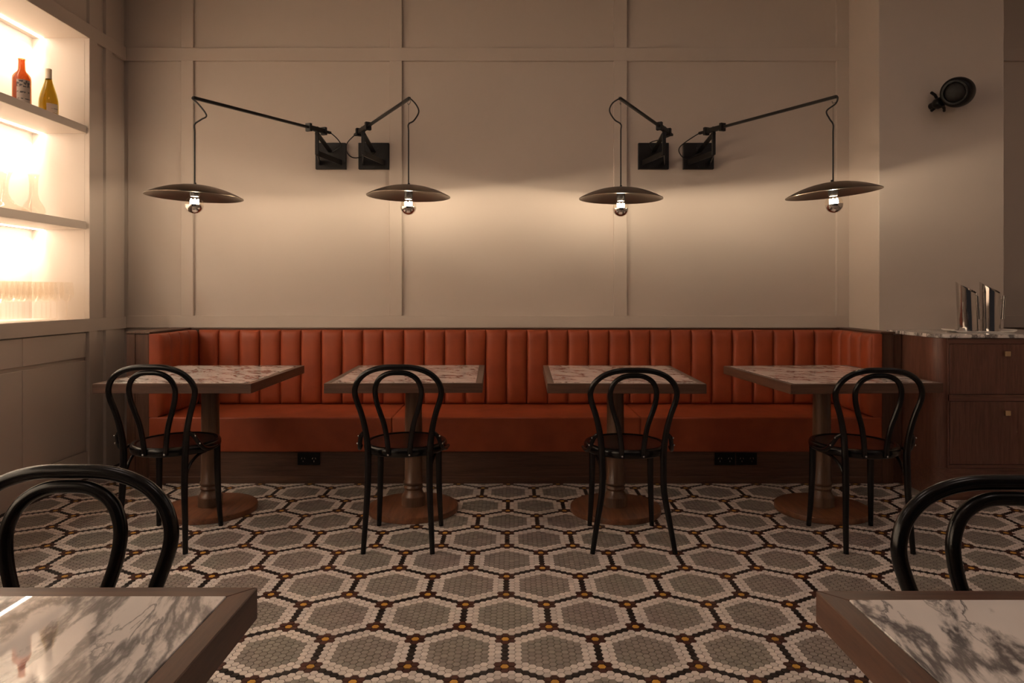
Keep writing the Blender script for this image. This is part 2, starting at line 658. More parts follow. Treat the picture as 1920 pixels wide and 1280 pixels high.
wall_board('rail', XL, PX0, RB0, RB1)
wall_board('rail', XL, PX0, RT0, RT1)
wall_board('rail', PX1, XR, RB0, RB1)
wall_board('rail', PX1, XR, RT0, RT1)
stiles = [(wx(339), wx(362)), (wx(730), wx(753.5)), (wx(1151), wx(1175.5)), (wx(1569), PX0)]
for x0, x1 in stiles:
    wall_board('stile', x0, x1, RB1, RT0)
    wall_board('stile', x0, x1, RT1, ZC)
edges = [XL] + [e for s in stiles for e in s]
for k in range(0, 8, 2):
    wall_panel(edges[k], edges[k + 1], RB1, RT0)
    wall_panel(edges[k], edges[k + 1], RT1, ZC)
wall_panel(PX1, XR, RB1, RT0)
wall_panel(PX1, XR, RT1, ZC)
wall_panel(XL, PX0, -0.06, RB0)
wall_panel(PX1, XR, -0.06, RB0)

structure('wall_pier', bbox(PX0, PX1, PZ, ZB + 0.1, -0.06, ZC, 0.004, 2), M['paint'])

# left wall with the lit display niche
NY0, NY1, NZ0, NZ1, NX = -1.40, 4.525, 1.0186, 2.823, -3.09  # unseen near end lengthened so more niche light spills into the room
wl = structure('wall_left', join(box(XL - 0.5, XL - REC - 0.012, NY1 + 0.02, ZB + 0.2, -0.06, ZC),
                                box(XL - 0.5, XL - REC - 0.012, YR, NY0 - 0.02, -0.06, ZC),
                                box(XL - 0.5, XL - REC - 0.012, NY0, NY1, NZ1 + 0.03, ZC),
                                box(XL - 0.5, XL - 0.06, NY0, NY1, -0.06, NZ0 - 0.03)), M['paint'])


def lboard(name, y0, y1, z0, z1):
    link(name, to_mesh(name, bbox(XL - REC - 0.012, XL, y0, y1, z0, z1, 0.0015, 1), M['paint']), wl)


def lpanel(y0, y1, z0, z1):
    link('panel', to_mesh('panel', box(XL - REC - 0.012, XL - REC, y0, y1, z0, z1), M['paint']), wl)


S1, S2, S3 = (NY1, 4.612), (4.709, 4.784), (ZB - 0.0, ZB)
lboard('rail', NY0 - 0.09, ZB, RB0 - 0.004, RB1 - 0.003)
lboard('rail', NY0 - 0.09, ZB, RT0, RT1)
for y0, y1 in (S1, S2, (NY0 - 0.09, NY0)):
    lboard('stile', y0, y1, RB1 - 0.003, RT0)
    lboard('stile', y0, y1, RT1, ZC)
    lboard('stile', y0, y1, -0.06, RB0 - 0.004)
for y0, y1 in ((S1[1], S2[0]), (S2[1], ZB)):
    for z0, z1 in ((-0.06, RB0 - 0.004), (RB1 - 0.003, RT0), (RT1, ZC)):
        lpanel(y0, y1, z0, z1)
for y0, y1 in ((NY0, 2.3), (2.38, NY1)):
    lpanel(y0, y1, RT1, ZC)
lboard('stile', 2.3, 2.38, RT1, ZC)
lboard('panel', YR, NY0 - 0.09, -0.06, ZC)
# niche lining
for nm, g in (('niche_back', box(NX - 0.02, NX, NY0, NY1, NZ0, NZ1)),
              ('niche_side', box(NX - 0.02, XL - REC - 0.012, NY1, NY1 + 0.02, NZ0 - 0.02, NZ1 + 0.02)),
              ('niche_side', box(NX - 0.02, XL - REC - 0.012, NY0 - 0.02, NY0, NZ0 - 0.02, NZ1 + 0.02)),
              ('niche_top', box(NX - 0.02, XL - REC - 0.012, NY0, NY1, NZ1, NZ1 + 0.02)),
              ('niche_sill', box(NX - 0.02, XL - REC - 0.012, NY0, NY1, NZ0 - 0.02, NZ0))):
    link(nm, to_mesh(nm, g, M['paint']), wl)

LEDX = -3.022


def led(parent, off, ztop):
    """diffuser strip under a shelf with its own lamp"""
    y0, y1 = NY0 + 0.01, NY1 - 0.01
    g = box(LEDX - 0.012, LEDX + 0.012, y0, y1, ztop - 0.004, ztop)
    g = ([(p[0] - off[0], p[1] - off[1], p[2] - off[2]) for p in g[0]], g[1])
    s = link('led_strip', to_mesh('led_strip', g, M['led']), parent, 'glowing light strip')
    ld = bpy.data.lights.new('led_lamp', 'AREA')
    ld.shape = 'RECTANGLE'
    ld.size = 0.022
    ld.size_y = y1 - y0
    ld.energy = LED_W
    ld.color = LED_COL
    ld.spread = math.radians(74)
    lo = bpy.data.objects.new('led_lamp', ld)
    lo.location = (LEDX - off[0], (y0 + y1) / 2 - off[1], ztop - 0.006 - off[2])
    lo.rotation_euler = (0, math.radians(18), 0)
    COL.objects.link(lo)
    lo.parent = s


led(wl, (0, 0, 0), NZ1)
SHELVES = [(2.208, 2.258, 'upper'), (1.590, 1.643, 'lower')]
for z0, z1, nm in SHELVES:
    c = ((NX + XL) / 2, (NY0 + NY1) / 2, z0)
    lab = {'upper': 'painted display shelf carrying the wine bottles in the lit niche',
           'lower': 'painted display shelf carrying the glass decanters in the lit niche'}[nm]
    t = Thing('display_shelf', lab, 'shelf', c, 'niche shelves')
    t.part('board', bbox(NX, XL - 0.016, NY0 + 0.001, NY1 - 0.006, z0, z1, 0.003, 2), M['paint'])
    led(t.o, c, z0)

# base cabinet under the niche
ct = Thing('base_cabinet', 'greige built-in cupboard with plain doors and drawers under the lit niche', 'cabinet', (XL - 0.03, 2.7, 0))
CX = XL - 0.018
ct.part('carcass', box(XL - 0.058, XL - 0.034, NY0, NY1, 0.0, 0.932), M['paint'])
ct.part('plinth', box(XL - 0.034, CX + 0.006, NY0, NY1, 0.0, 0.165), M['paint'])
ys = [NY1 - 0.006 - 0.588 * k for k in range(11)]
for k in range(10):
    a, b = ys[k + 1] + 0.002, ys[k] - 0.002
    ct.part('drawer_front', bbox(XL - 0.034, CX, a, b, 0.770, 0.928, 0.002, 1), M['paint'])
    ct.part('door', bbox(XL - 0.034, CX, a, b, 0.170, 0.748, 0.002, 1), M['paint'])

# ------------------------------------------------------------------ hexagon mosaic floor
PT = 0.02537
V0 = (-0.023, 2.226)
RAD = PT / math.sqrt(3) * 0.93
DX = PT * math.sqrt(3) / 2
q0, q1 = int((XL - V0[0]) / DX) + 1, int((XR - V0[0]) / DX)
Q, R_ = [], []
for q in range(q0, q1):
    ra = int(math.ceil((0.0 - V0[1]) / PT - q / 2))
    rb = int(math.floor((ZB - 0.01 - V0[1]) / PT - q / 2))
    r = np.arange(ra, rb)
    Q.append(np.full(len(r), q))
    R_.append(r)
Q = np.concatenate(Q)
R_ = np.concatenate(R_)
cq, cr_ = Q, R_ + 7                       # relative to a medallion centre


def hdist(q, r):
    return np.maximum(np.maximum(abs(q), abs(r)), abs(q + r))


# medallion lattice: a1=(14,-7), a2=(7,7)
det = 14 * 7 - (-7) * 7
mf = (cq * 7 - cr_ * 7) / det
nf = (cq * 7 + cr_ * 14) / det
best = np.full(len(Q), 99)
bq = np.zeros(len(Q), int)
br = np.zeros(len(Q), int)
for dm in (0, 1):
    for dn in (0, 1):
        m_ = np.floor(mf).astype(int) + dm
        n_ = np.floor(nf).astype(int) + dn
        dq = cq - (14 * m_ + 7 * n_)
        dr = cr_ - (-7 * m_ + 7 * n_)
        d = hdist(dq, dr)
        u = d < best
        best[u], bq[u], br[u] = d[u], dq[u], dr[u]
corner = np.array([(7, 0), (0, 7), (-7, 7), (-7, 0), (0, -7), (7, -7)])
dc = np.min(np.stack([hdist(bq - a, br - b) for a, b in corner]), axis=0)
kind = np.where(best <= 4, 1, np.where(best <= 6, 0, 2))
kind[dc == 1] = 3
kind[dc == 0] = 4
TX = V0[0] + Q * DX
TY = V0[1] + PT * (R_ + Q / 2)
TZ = np.random.RandomState(3).uniform(-0.0003, 0.0003, len(TX))
SH = np.random.RandomState(4).uniform(0, 1, len(TX))
keep = ~((TX > PX0 - 0.01) & (TX < PX1 + 0.01) & (TY > PZ - 0.01))
TX, TY, TZ, SH, kind = [a[keep] for a in (TX, TY, TZ, SH, kind)]
ang = np.arange(6) * math.pi / 3
hexo = np.stack([np.cos(ang), np.sin(ang)], 1)
TM = [M['t_white'], M['t_grey'], M['t_black'], M['t_brown'], M['t_yellow']]
px = XV + TX * F / TY.clip(0.1)
py = YH + H * F / TY.clip(0.1)
lim = (px > 405 + (1280 - py) * 0.6) & (px < 1600 - (1280 - py) * 0.5) & (py < 1273)
order = np.argsort(np.where(lim, TY, 1e9))[:300]
single = np.zeros(len(TX), bool)
single[order] = True


def hex_mesh(xs, ys_, zs):
    n = len(xs)
    top = np.zeros((n, 6, 3))
    top[:, :, 0] = xs[:, None] + hexo[None, :, 0] * RAD * 0.965
    top[:, :, 1] = ys_[:, None] + hexo[None, :, 1] * RAD * 0.965
    top[:, :, 2] = zs[:, None]
    low = np.zeros((n, 6, 3))
    low[:, :, 0] = xs[:, None] + hexo[None, :, 0] * RAD
    low[:, :, 1] = ys_[:, None] + hexo[None, :, 1] * RAD
    low[:, :, 2] = zs[:, None] - 0.003
    co = np.concatenate([top, low], 1).reshape(-1, 3)
    base = (np.arange(n) * 12)[:, None]
    loops_top = base + np.arange(6)[None]
    quads = np.array([(i, i + 6, (i + 1) % 6 + 6, (i + 1) % 6) for i in range(6)]).reshape(-1)
    loops_side = base + quads[None]
    loops = np.concatenate([loops_top, loops_side], 1).reshape(-1)
    tot = np.tile(np.array([6] + [4] * 6), n)
    start = np.concatenate([[0], np.cumsum(tot)[:-1]])
    me = bpy.data.meshes.new('hex_tile')
    me.vertices.add(len(co))
    me.vertices.foreach_set('co', co.reshape(-1).astype(np.float32))
    me.loops.add(len(loops))
    me.loops.foreach_set('vertex_index', loops.astype(np.int32))
    me.polygons.add(len(tot))
    me.polygons.foreach_set('loop_start', start.astype(np.int32))
    me.update(calc_edges=True)
    me.shade_flat()
    return me


rest = ~single
me = hex_mesh(TX[rest], TY[rest], TZ[rest])
me.name = 'tile_field'
for m_ in TM:
    me.materials.append(m_)
me.polygons.foreach_set('material_index', np.repeat(kind[rest], 7).astype(np.int32))
at = me.attributes.new('shade', 'FLOAT', 'FACE')
at.data.foreach_set('value', np.repeat(SH[rest], 7).astype(np.float32))
me.validate()
o = link('tile_field', me, floor, 'mosaic of small hexagon floor tiles in large grey medallions')
o['kind'] = 'stuff'
protos = {}
for i in order:
    k = int(kind[i])
    key = (k, int(SH[i] * 4))
    if key not in protos:
        pm = hex_mesh(np.zeros(1), np.zeros(1), np.zeros(1))
        pm.materials.append(TM[k])
        a_ = pm.attributes.new('shade', 'FLOAT', 'FACE')
        a_.data.foreach_set('value', np.full(7, key[1] / 3.0, np.float32))
        protos[key] = pm
    t_ = link('tile', protos[key], floor)
    t_.location = (TX[i], TY[i], TZ[i])

# ------------------------------------------------------------------ banquette
BF, BB = 4.352, 4.884            # seat front, back leather face
XA0, XA1, XB0, XB1 = -2.39, -2.254, 2.297, 2.43      # outer and inner faces of the two wooden ends
IL, IR = -2.176, 2.240           # inner faces of the arm leather
SEATZ, TOPZ = 0.413, 0.942
bq_ = Thing('banquette', 'long built-in orange leather banquette with vertical channel tufting and walnut ends', 'bench', (0.02, 4.6, 0))
bq_.part('end_panel', bbox(XA0 + 0.03, XA1, BF + 0.012, ZB - 0.002, 0, TOPZ - 0.012, 0.002, 1), M['wood_z'])
bq_.part('end_post', bbox(XA0, XA0 + 0.052, BF + 0.005, BF + 0.07, 0, TOPZ - 0.012, 0.002, 1), M['wood_z'])
bq_.part('end_panel', bbox(XB0, XB0 + 0.072, BF + 0.012, ZB - 0.002, 0, TOPZ - 0.012, 0.002, 1), M['wood_z'])
bq_.part('end_post', bbox(XB1 - 0.06, XB1 - 0.001, BF + 0.03, PZ - 0.004, 0, TOPZ - 0.018, 0.002, 1), M['wood_z'])
bq_.part('cap_rail', bbox(XA0 - 0.003, XA1 + 0.012, BF, ZB - 0.002, TOPZ - 0.012, TOPZ, 0.002, 1), M['wood_y'])
bq_.part('cap_rail', bbox(XB0 - 0.012, PX0 - 0.002, BF, ZB - 0.002, TOPZ - 0.012, TOPZ, 0.002, 1), M['wood_y'])
bq_.part('cap_rail', bbox(XA1 + 0.012, XB0 - 0.012, BB + 0.022, ZB - 0.002, TOPZ - 0.012, TOPZ - 0.002, 0.002, 1), M['wood_x'])
bq_.part('back_board', box(XA1 + 0.001, XB0 - 0.001, BB + 0.03, ZB - 0.002, 0, TOPZ - 0.013), M['wood_x'])
bq_.part('plinth', box(XA1 + 0.001, XB0 - 0.001, BF + 0.016, BF + 0.036, 0.042, 0.198), M['wood_x'])
bq_.part('skirting', bbox(XA1 + 0.001, XB0 - 0.001, BF + 0.012, BF + 0.036, 0, 0.042, 0.002, 1), M['wood_x'])
SEAMS = [XA1 + 0.002, -0.744, 0.797, XB0 - 0.002]


def cushion(x0, x1, y0, y1, z0, z1, r=0.022, seed=0):
    """upholstered block with soft edges and a slightly crowned top"""
    bm = bmesh.new()
    bmesh.ops.create_cube(bm, size=1.0)
    for v in bm.verts:
        v.co = Vector(((x0 + x1) / 2 + v.co.x * (x1 - x0), (y0 + y1) / 2 + v.co.y * (y1 - y0), (z0 + z1) / 2 + v.co.z * (z1 - z0)))
    bmesh.ops.bevel(bm, geom=list(bm.edges), offset=r, segments=4, affect='EDGES', profile=0.6)
    bm.verts.index_update()
    out = [tuple(v.co) for v in bm.verts], [tuple(v.index for v in f.verts) for f in bm.faces]
    bm.free()
    return out


for k in range(3):
    bq_.part('seat_cushion', cushion(SEAMS[k] + 0.001, SEAMS[k + 1] - 0.001, BF, BB + 0.02, 0.198, SEATZ, 0.011), M['leather'], 60)


def channel_geo(w, h, bulge, depth, top_round=0.05):
    """one padded upright channel: x across, y outwards to -y, z up"""
    nu, nv = 12, 14
    v, f = [], []
    for j in range(nv + 1):
        tz = j / nv
        z = h * (0.5 - 0.5 * math.cos(math.pi * tz)) if 0 < j < nv else h * tz
        e0 = min(1.0, z / 0.03)
        e1 = min(1.0, (h - z) / top_round)
        ev = math.sqrt(max(0.0, 1 - (1 - e0) ** 2)) * math.sqrt(max(0.0, 1 - (1 - e1) ** 2))
        for i in range(nu + 1):
            u = -1 + 2 * i / nu
            eu = (1 - abs(u) ** 3.2) ** 0.6
            v.append((u * w / 2 * 0.998, -(bulge * eu * (0.25 + 0.75 * ev) + 0.012 * ev), z))
    for j in range(nv):
        for i in range(nu):
            a = j * (nu + 1) + i
            f.append((a, a + 1, a + nu + 2, a + nu + 1))
    nb = len(v)
    for (x, z) in ((-w / 2 * 0.998, 0), (w / 2 * 0.998, 0), (w / 2 * 0.998, h), (-w / 2 * 0.998, h)):
        v.append((x, depth, z))
    rows = [j * (nu + 1) for j in range(nv + 1)]
    f.append(tuple([nb, nb + 3] + rows[::-1]))
    f.append(tuple([nb + 1] + [r + nu for r in rows] + [nb + 2]))
    f.append(tuple([nb, nb + 1] + list(range(nu, -1, -1))))
    last = nv * (nu + 1)
    f.append(tuple([nb + 2, nb + 3] + [last + i for i in range(nu + 1)][::1]))
    f.append((nb, nb + 3, nb + 2, nb + 1))
    return v, f


NCH = 31
wch = (IR - IL) / NCH
CHH = TOPZ - 0.014 - SEATZ
ch_me = to_mesh('back_channel', channel_geo(wch, CHH, 0.026, 0.022), M['leather'], 50)
for k in range(NCH):
    o = link('back_channel', ch_me, bq_.o)
    o.location = Vector((IL + (k + 0.5) * wch, BB + 0.006, SEATZ)) - bq_.loc
wa = (BB - BF) / 4
arm_me = to_mesh('arm_channel', channel_geo(wa, CHH, 0.022, 0.050), M['leather'], 50)
for k in range(4):
    for xx, rz in ((IL - 0.024, math.pi / 2), (IR + 0.003, -math.pi / 2)):
        o = link('arm_channel', arm_me, bq_.o)
        o.location = Vector((xx, BF + 0.004 + (k + 0.5) * wa, SEATZ)) - bq_.loc
        o.rotation_euler = (0, 0, rz)

# sockets let into the plinth


def outlet(x, label, w=0.128):
    t = Thing('power_socket', label, 'socket', (x, BF + 0.012, 0.115), 'black sockets under the banquette')
    y1 = BF + 0.0155
    t.part('plate', bbox(x - w / 2, x + w / 2, y1 - 0.009, y1, 0.116, 0.192, 0.003, 2), M['plastic'])
    for s in (-1, 1):
        cx = x + s * w * 0.24
        for a, b, r in ((-0.009, 0.006, 0.5), (0.009, 0.006, -0.5), (0.0, -0.012, 0)):
            g = box(-0.0018, 0.0018, -0.0006, 0.0006, -0.005, 0.005)
            mt = Matrix.Translation((cx + a, y1 - 0.0093, 0.152 + b)) @ Matrix.Rotation(r, 4, 'Y')
            t.part('pin_slot', xform(g, mt), M['steel'])
    return t


outlet(P(1360, 860, BF).x, 'black double power socket under the banquette seat, left of a pair')
outlet(P(1401, 860, BF).x, 'black double power socket under the banquette seat, right of a pair')
outlet(P(578, 860, BF).x, 'single black power socket in shadow under the left end of the banquette', 0.14)

# ------------------------------------------------------------------ tables
TW, TD, TH, TT = 0.765, 0.870, 0.745, 0.047


def build_table(name, label, loc, rot, marble_mat):
    t = Thing(name, label, 'table', (0, 0, 0), 'marble pedestal tables', local=True)
    w, d, fr = TW / 2, TD / 2, 0.033
    # mitred hardwood edging, one board a side
    for sx in (-1, 1):
        poly = [(sx * w, -d), (sx * w, d), (sx * (w - fr), d - fr), (sx * (w - fr), -d + fr)]
        t.part('edge_board', bevelled(prism(poly, TH - TT, TH), 0.0015, 1), M['wood_y'])
    for sy in (-1, 1):
        poly = [(-w, sy * d), (w, sy * d), (w - fr, sy * (d - fr)), (-w + fr, sy * (d - fr))]
        t.part('edge_board', bevelled(prism(poly, TH - TT, TH), 0.0015, 1), M['wood_x'])
    t.part('marble_top', bbox(-w + fr, w - fr, -d + fr, d - fr, TH - 0.02, TH + 0.001, 0.001, 1), marble_mat)
    t.part('under_board', box(-w + fr, w - fr, -d + fr, d - fr, TH - 0.040, TH - 0.021), M['wood_x'])
    t.part('column', lathe([(0.056, TH - 0.041), (0.056, TH - 0.058), (0.047, TH - 0.068), (0.0455, TH - 0.09), (0.047, 0.30), (0.049, 0.165),
                            (0.053, 0.160), (0.055, 0.152), (0.052, 0.145), (0.046, 0.141), (0.050, 0.135), (0.053, 0.128), (0.050, 0.121),
                            (0.046, 0.116), (0.048, 0.108), (0.056, 0.092), (0.0625, 0.084), (0.064, 0.078), (0.064, 0.030)], 40), M['col_wood'], 40)
    t.part('base_disc', lathe([(0.0, 0.031), (0.236, 0.031), (0.242, 0.028), (0.244, 0.022), (0.244, 0.002), (0.242, 0.0), (0.0, 0.0)], 64, False), M['base_wood'], 40)
    t.o.location = loc
    t.o.rotation_euler = (0, 0, math.radians(rot))
    return t.o


build_table('pedestal_table', 'marble pedestal table nearest the lit wall niche, at the left end of the banquette', (-1.640, 3.822, 0), 0, M['marble'])
build_table('pedestal_table', 'marble pedestal table second from the niche along the banquette', (-0.537, 3.835, 0), 1.5, M['marble'])
build_table('pedestal_table', 'marble pedestal table third from the niche along the banquette', (0.562, 3.820, 0), -1.2, M['marble'])
build_table('pedestal_table', 'marble pedestal table at the right end of the banquette beside the wooden sideboard', (1.684, 3.822, 0), 4.0, M['marble'])
build_table('pedestal_table', 'cropped foreground table with grey marble mirroring the lit bottles', (-0.377 - TW / 2, 1.042 - TD / 2, 0), 0, M['marble_soft'])
build_table('pedestal_table', 'cropped foreground table with boldly veined marble at lower right', (0.445 + TW / 2, 1.030 - TD / 2, 0), 0, M['marble_big'])

# ------------------------------------------------------------------ bentwood chairs


def build_chair(name, label, loc, rot, splay=0.157, zs=1.0):
    t = Thing(name, label, 'chair', (0, 0, 0), 'black bentwood chairs', local=True)

    def yb(z):
        return float(np.interp(z, [0, 0.2, 0.47, 0.60, 0.75, 0.86], [-0.246, -0.226, -0.212, -0.222, -0.240, -0.262]))
    half = [(0, .8475), (.06, .846), (.11, .835), (.15, .815), (.18, .785), (.195, .75), (.1955, .72), (.187, .685), (.172, .64), (.157, .58),
            (.147, .52), (.142, .46), (.1405, .40), (.142, .28), ((.142 + splay) / 2, .14), (splay, 0.0)]
    pts = [(-x, yb(z), z) for x, z in half[:0:-1]] + [(x, yb(z), z) for x, z in half]
    path = catmull(pts, 5)
    rads = [0.0115 + 0.004 * max(0, min(1, p.z / 0.35)) if p.z < 0.45 else float(np.interp(p.z, [0.45, 0.62], [0.0155, 0.0132])) for p in path]
    t.part('back_hoop', tube(path, rads, 14), M['black_wood'], 60, label='outer bentwood hoop running down into the rear legs')
    ih = [(0, .8215), (.035, .8195), (.065, .808), (.088, .788), (.102, .758), (.105, .728), (.099, .685), (.084, .635), (.067, .58), (.056, .52), (.050, .462), (.049, .437)]
    pts = [(-x, yb(z) + 0.004, z) for x, z in ih[:0:-1]] + [(x, yb(z) + 0.004, z) for x, z in ih]
    t.part('inner_hoop', tube(catmull(pts, 5), 0.0122, 14), M['black_wood'], 60)
    # round seat
    prof = [(0.170, 0.428), (0.196, 0.426), (0.2015, 0.431), (0.204, 0.443), (0.203, 0.456), (0.198, 0.465), (0.188, 0.468), (0.178, 0.466), (0.172, 0.461)]
    st = Matrix.Diagonal((0.985, 1.045, 1, 1))
    seat = t.part('seat_rim', xform(lathe(prof + [prof[0]], 56, False), st), M['black_wood'], 60)
    t.part('seat_panel', xform(lathe([(0, 0.459), (0.10, 0.460), (0.150, 0.4625), (0.174, 0.463), (0.174, 0.440), (0, 0.440)], 56, False), st), M['seat_wood'], 60)
    for s in (-1, 1):
        lp = catmull([(s * .147, .122, .430), (s * .147, .124, .30), (s * .151, .130, .15), (s * .158, .143, 0.0)], 6)
        t.part('leg', tube(lp, [.0165, .0160, .0140, .0115], 12), M['black_wood'], 60)
        bp = catmull([(s * .160, -.218, .545), (s * .176, -.200, .525), (s * .186, -.176, .490), (s * .195, -.140, .458), (s * .204, -.090, .446), (s * .210, -.030, .446)], 5)
        br_ = t.part('seat_bracket', tube(bp, [.0085, .0105, .0105, .0095, .0075], 10), M['black_wood'], 60)
        ap = catmull([(s * .140, -.216, .285), (s * .140, -.205, .335), (s * .143, -.172, .385), (s * .152, -.110, .416), (s * .160, -.040, .421)], 5)
        t.part('arched_brace', tube(ap, .0072, 9), M['black_wood'], 60)
        for q in ((s * .186, -.210, .527), (s * .196, -.186, .488)):
            t.part('screw', sphere(q, .0042, 8, 6), M['steel'], 60, br_)
        t.part('screw', sphere((s * .049, yb(.445) - 0.0085, .442), .0048, 8, 6), M['steel'], 60)
    t.o.location = loc
    t.o.rotation_euler = (0, 0, math.radians(rot))
    t.o.scale = (1, 1, zs)
    return t.o


CY = 3.433
build_chair('bentwood_chair', 'black bentwood chair at the table nearest the lit niche', (-1.638, CY, 0), 0)
build_chair('bentwood_chair', 'black bentwood chair at the second table from the niche', (-0.518, CY, 0), 0)
build_chair('bentwood_chair', 'black bentwood chair with splayed rear legs at the third table from the niche', (0.553, CY, 0), 0, 0.188, 0.983)
build_chair('bentwood_chair', 'black bentwood chair at the banquette table beside the sideboard', (1.667, CY, 0), 0, 0.152, 0.983)
build_chair('bentwood_chair', 'cropped black chair back in the left foreground, behind the grey marble table', (-0.823, 1.055, 0), 180)
build_chair('bentwood_chair', 'cropped black chair back in the right foreground, behind the boldly veined table', (0.866, 0.978, 0), 180)

# ------------------------------------------------------------------ wall lamps


def build_lamp(label, plate_px, bar_px, tip_px, zl, tail_px, rim_px, apex_y, bulb_y, tilt, loop, tail_loop):
    wy = ZB + REC
    pc = P(plate_px, 292.5, wy)
    t = Thing('wall_lamp', label, 'lamp', (pc.x, wy, 2.05), 'swing-arm wall lamps')
    ph0, ph1 = 2.055, 2.240
    plate = t.part('wall_plate', bbox(pc.x - 0.107, pc.x + 0.107, wy - 0.032, wy - 0.0005, ph0, ph1, 0.002, 1), M['black_metal'])
    for dx, dz in ((0, 0.018), (-0.012, 0.15), (0.03, 0.15)):
        t.part('screw', xform(lathe([(0, 0), (0.005, 0), (0.005, 0.004), (0, 0.004)], 10, False),
                              Matrix.Translation((pc.x + dx, wy - 0.032, ph0 + dz)) @ Matrix.Rotation(math.pi / 2, 4, 'X')), M['black_metal'], None, plate)
    zb = 4.65
    bx = (bar_px - XV) * zb / F
    b0, b1 = 2.096, 2.272
    t.part('pivot_post', bevelled(bar((bx, zb, b0), (bx, zb, b1 + 0.01), 0.022, 0.022, (0, 1, 0)), 0.002, 1), M['black_metal'])
    for s in (-1, 1):
        t.part('bracket_strut', bar((bx, zb, b0 + 0.012), (pc.x + s * 0.078, wy - 0.03, b0 + 0.004), 0.006, 0.036), M['black_metal'])
    t.part('bracket_strut', bar((bx, zb, b1 - 0.035), (pc.x, wy - 0.03, 2.175), 0.030, 0.008), M['black_metal'])
    piv = Vector((bx, zb - 0.004, b1 - 0.008))
    tip = P(tip_px[0], tip_px[1], zl)
    dirv = (tip - piv).normalized()
    tail = piv - dirv * 0.15
    t.part('sleeve', bevelled(bar(piv - dirv * 0.075, piv + dirv * 0.085, 0.026, 0.030), 0.002, 1), M['black_metal'])
    for k in (-0.075, 0.085):
        c = piv + dirv * k
        t.part('clamp', bevelled(bar(c - dirv * 0.011, c + dirv * 0.011, 0.040, 0.052), 0.002, 1), M['black_metal'])
    t.part('arm', bevelled(bar(tail, tip, 0.0165, 0.0165), 0.002, 1), M['black_metal'])
    # feed cable from the arm's tail round to the plate
    pts = [tail + dirv * 0.03, tail] + [P(x, y, d) for x, y, d in tail_loop] + [Vector((pc.x + 0.01, wy - 0.035, 2.17))]
    t.part('feed_cable', tube(catmull(pts, 8), 0.0036, 8), M['cable'], 60)
    # suspension
    sx = rim_px[0]
    jt = P(sx, 231, zl)
    topc = P(sx, apex_y + 1, zl)
    hk = P(sx, tip_px[1] + 9, zl)
    t.part('hook', tube(catmull([tip - Vector((0, 0, 0.004)), tip + Vector((0.006, 0, -0.02)), hk + Vector((0, 0, -0.01)), hk + Vector((-0.006, 0, 0.002))], 6), 0.0018, 6), M['wire'], 60)
    t.part('suspension_wire', tube([hk - Vector((0, 0, 0.005)), jt], 0.0013, 6), M['wire'], 60)
    pts = [tip - dirv * 0.02, tip + dirv * 0.006 - Vector((0, 0, 0.004))] + [P(x, y, zl) for x, y in loop] + [jt + Vector((0, 0, -0.006)), jt + Vector((0, 0, -0.05)), topc.lerp(jt, 0.5), topc]
    t.part('pendant_cable', tube(catmull(pts, 8), 0.0042, 8), M['cable'], 60)
    # shade: a shallow spun dish
    rc = P(sx, rim_px[1], zl)
    hcap = (rim_px[1] - apex_y) * zl / F
    rr = 0.24
    Rs = (rr * rr + hcap * hcap) / (2 * hcap)
    prof = []
    N = 18
    for i in range(N + 1):
        r = rr * math.sin(math.pi / 2 * i / N)
        prof.append((r, hcap - Rs + math.sqrt(Rs * Rs - r * r)))
    inner = [(r * 0.992, z - 0.0035) for r, z in prof[::-1]]
    mt = Matrix.Translation(rc) @ Matrix.Rotation(math.radians(tilt), 4, 'Y')
    t.part('shade', xform(lathe(prof + [(rr, -0.003)] + inner, 72, False), mt), M['shade'], 60)
    bz = (rim_px[1] - bulb_y) * zl / F
    rb = 0.0455
    t.part('cable_gland', xform(lathe([(0, hcap + 0.014), (0.006, hcap + 0.012), (0.008, hcap - 0.002), (0, hcap - 0.002)], 16, False), mt), M['black_metal'], 60)
    t.part('socket', xform(lathe([(0.0, hcap - 0.004), (0.024, hcap - 0.004), (0.024, bz + rb + 0.006), (0.020, bz + rb - 0.002), (0, bz + rb - 0.002)], 24, False), mt), M['black_metal'], 60)
    th0 = math.radians(82)
    up = [(rb * math.sin(a), bz + rb * math.cos(a)) for a in np.linspace(math.radians(16), th0 + math.radians(8), 14)]
    lo = [(rb * math.sin(a), bz + rb * math.cos(a)) for a in np.linspace(th0 + math.radians(8), math.pi, 16)]
    bulb = t.part('bulb', xform(lathe(up, 32, False), mt), M['bulb_glass'], 60, label='clear upper half of a mirrored globe bulb')
    t.part('mirror_cap', xform(lathe(lo, 32, False), mt), M['bulb_mirror'], 60, bulb, 'silvered lower half of the bulb')
    fil = [(0.019 * math.cos(a), 0.019 * math.sin(a), bz + 0.017 + 0.012 * math.cos(6 * a)) for a in np.linspace(0, 2 * math.pi, 60)]
    t.part('filament', xform(tube(fil, 0.0036, 6), mt), M['filament'], 60, bulb)
    ld = bpy.data.lights.new('bulb_light', 'POINT')
    ld.energy = LAMP_W
    ld.color = LAMP_COL
    ld.shadow_soft_size = 0.014
    lo_ = bpy.data.objects.new('bulb_light', ld)
    lo_.location = (mt @ Vector((0, 0, bz + 0.006))) - t.loc
    COL.objects.link(lo_)
    lo_.parent = t.o
    return t


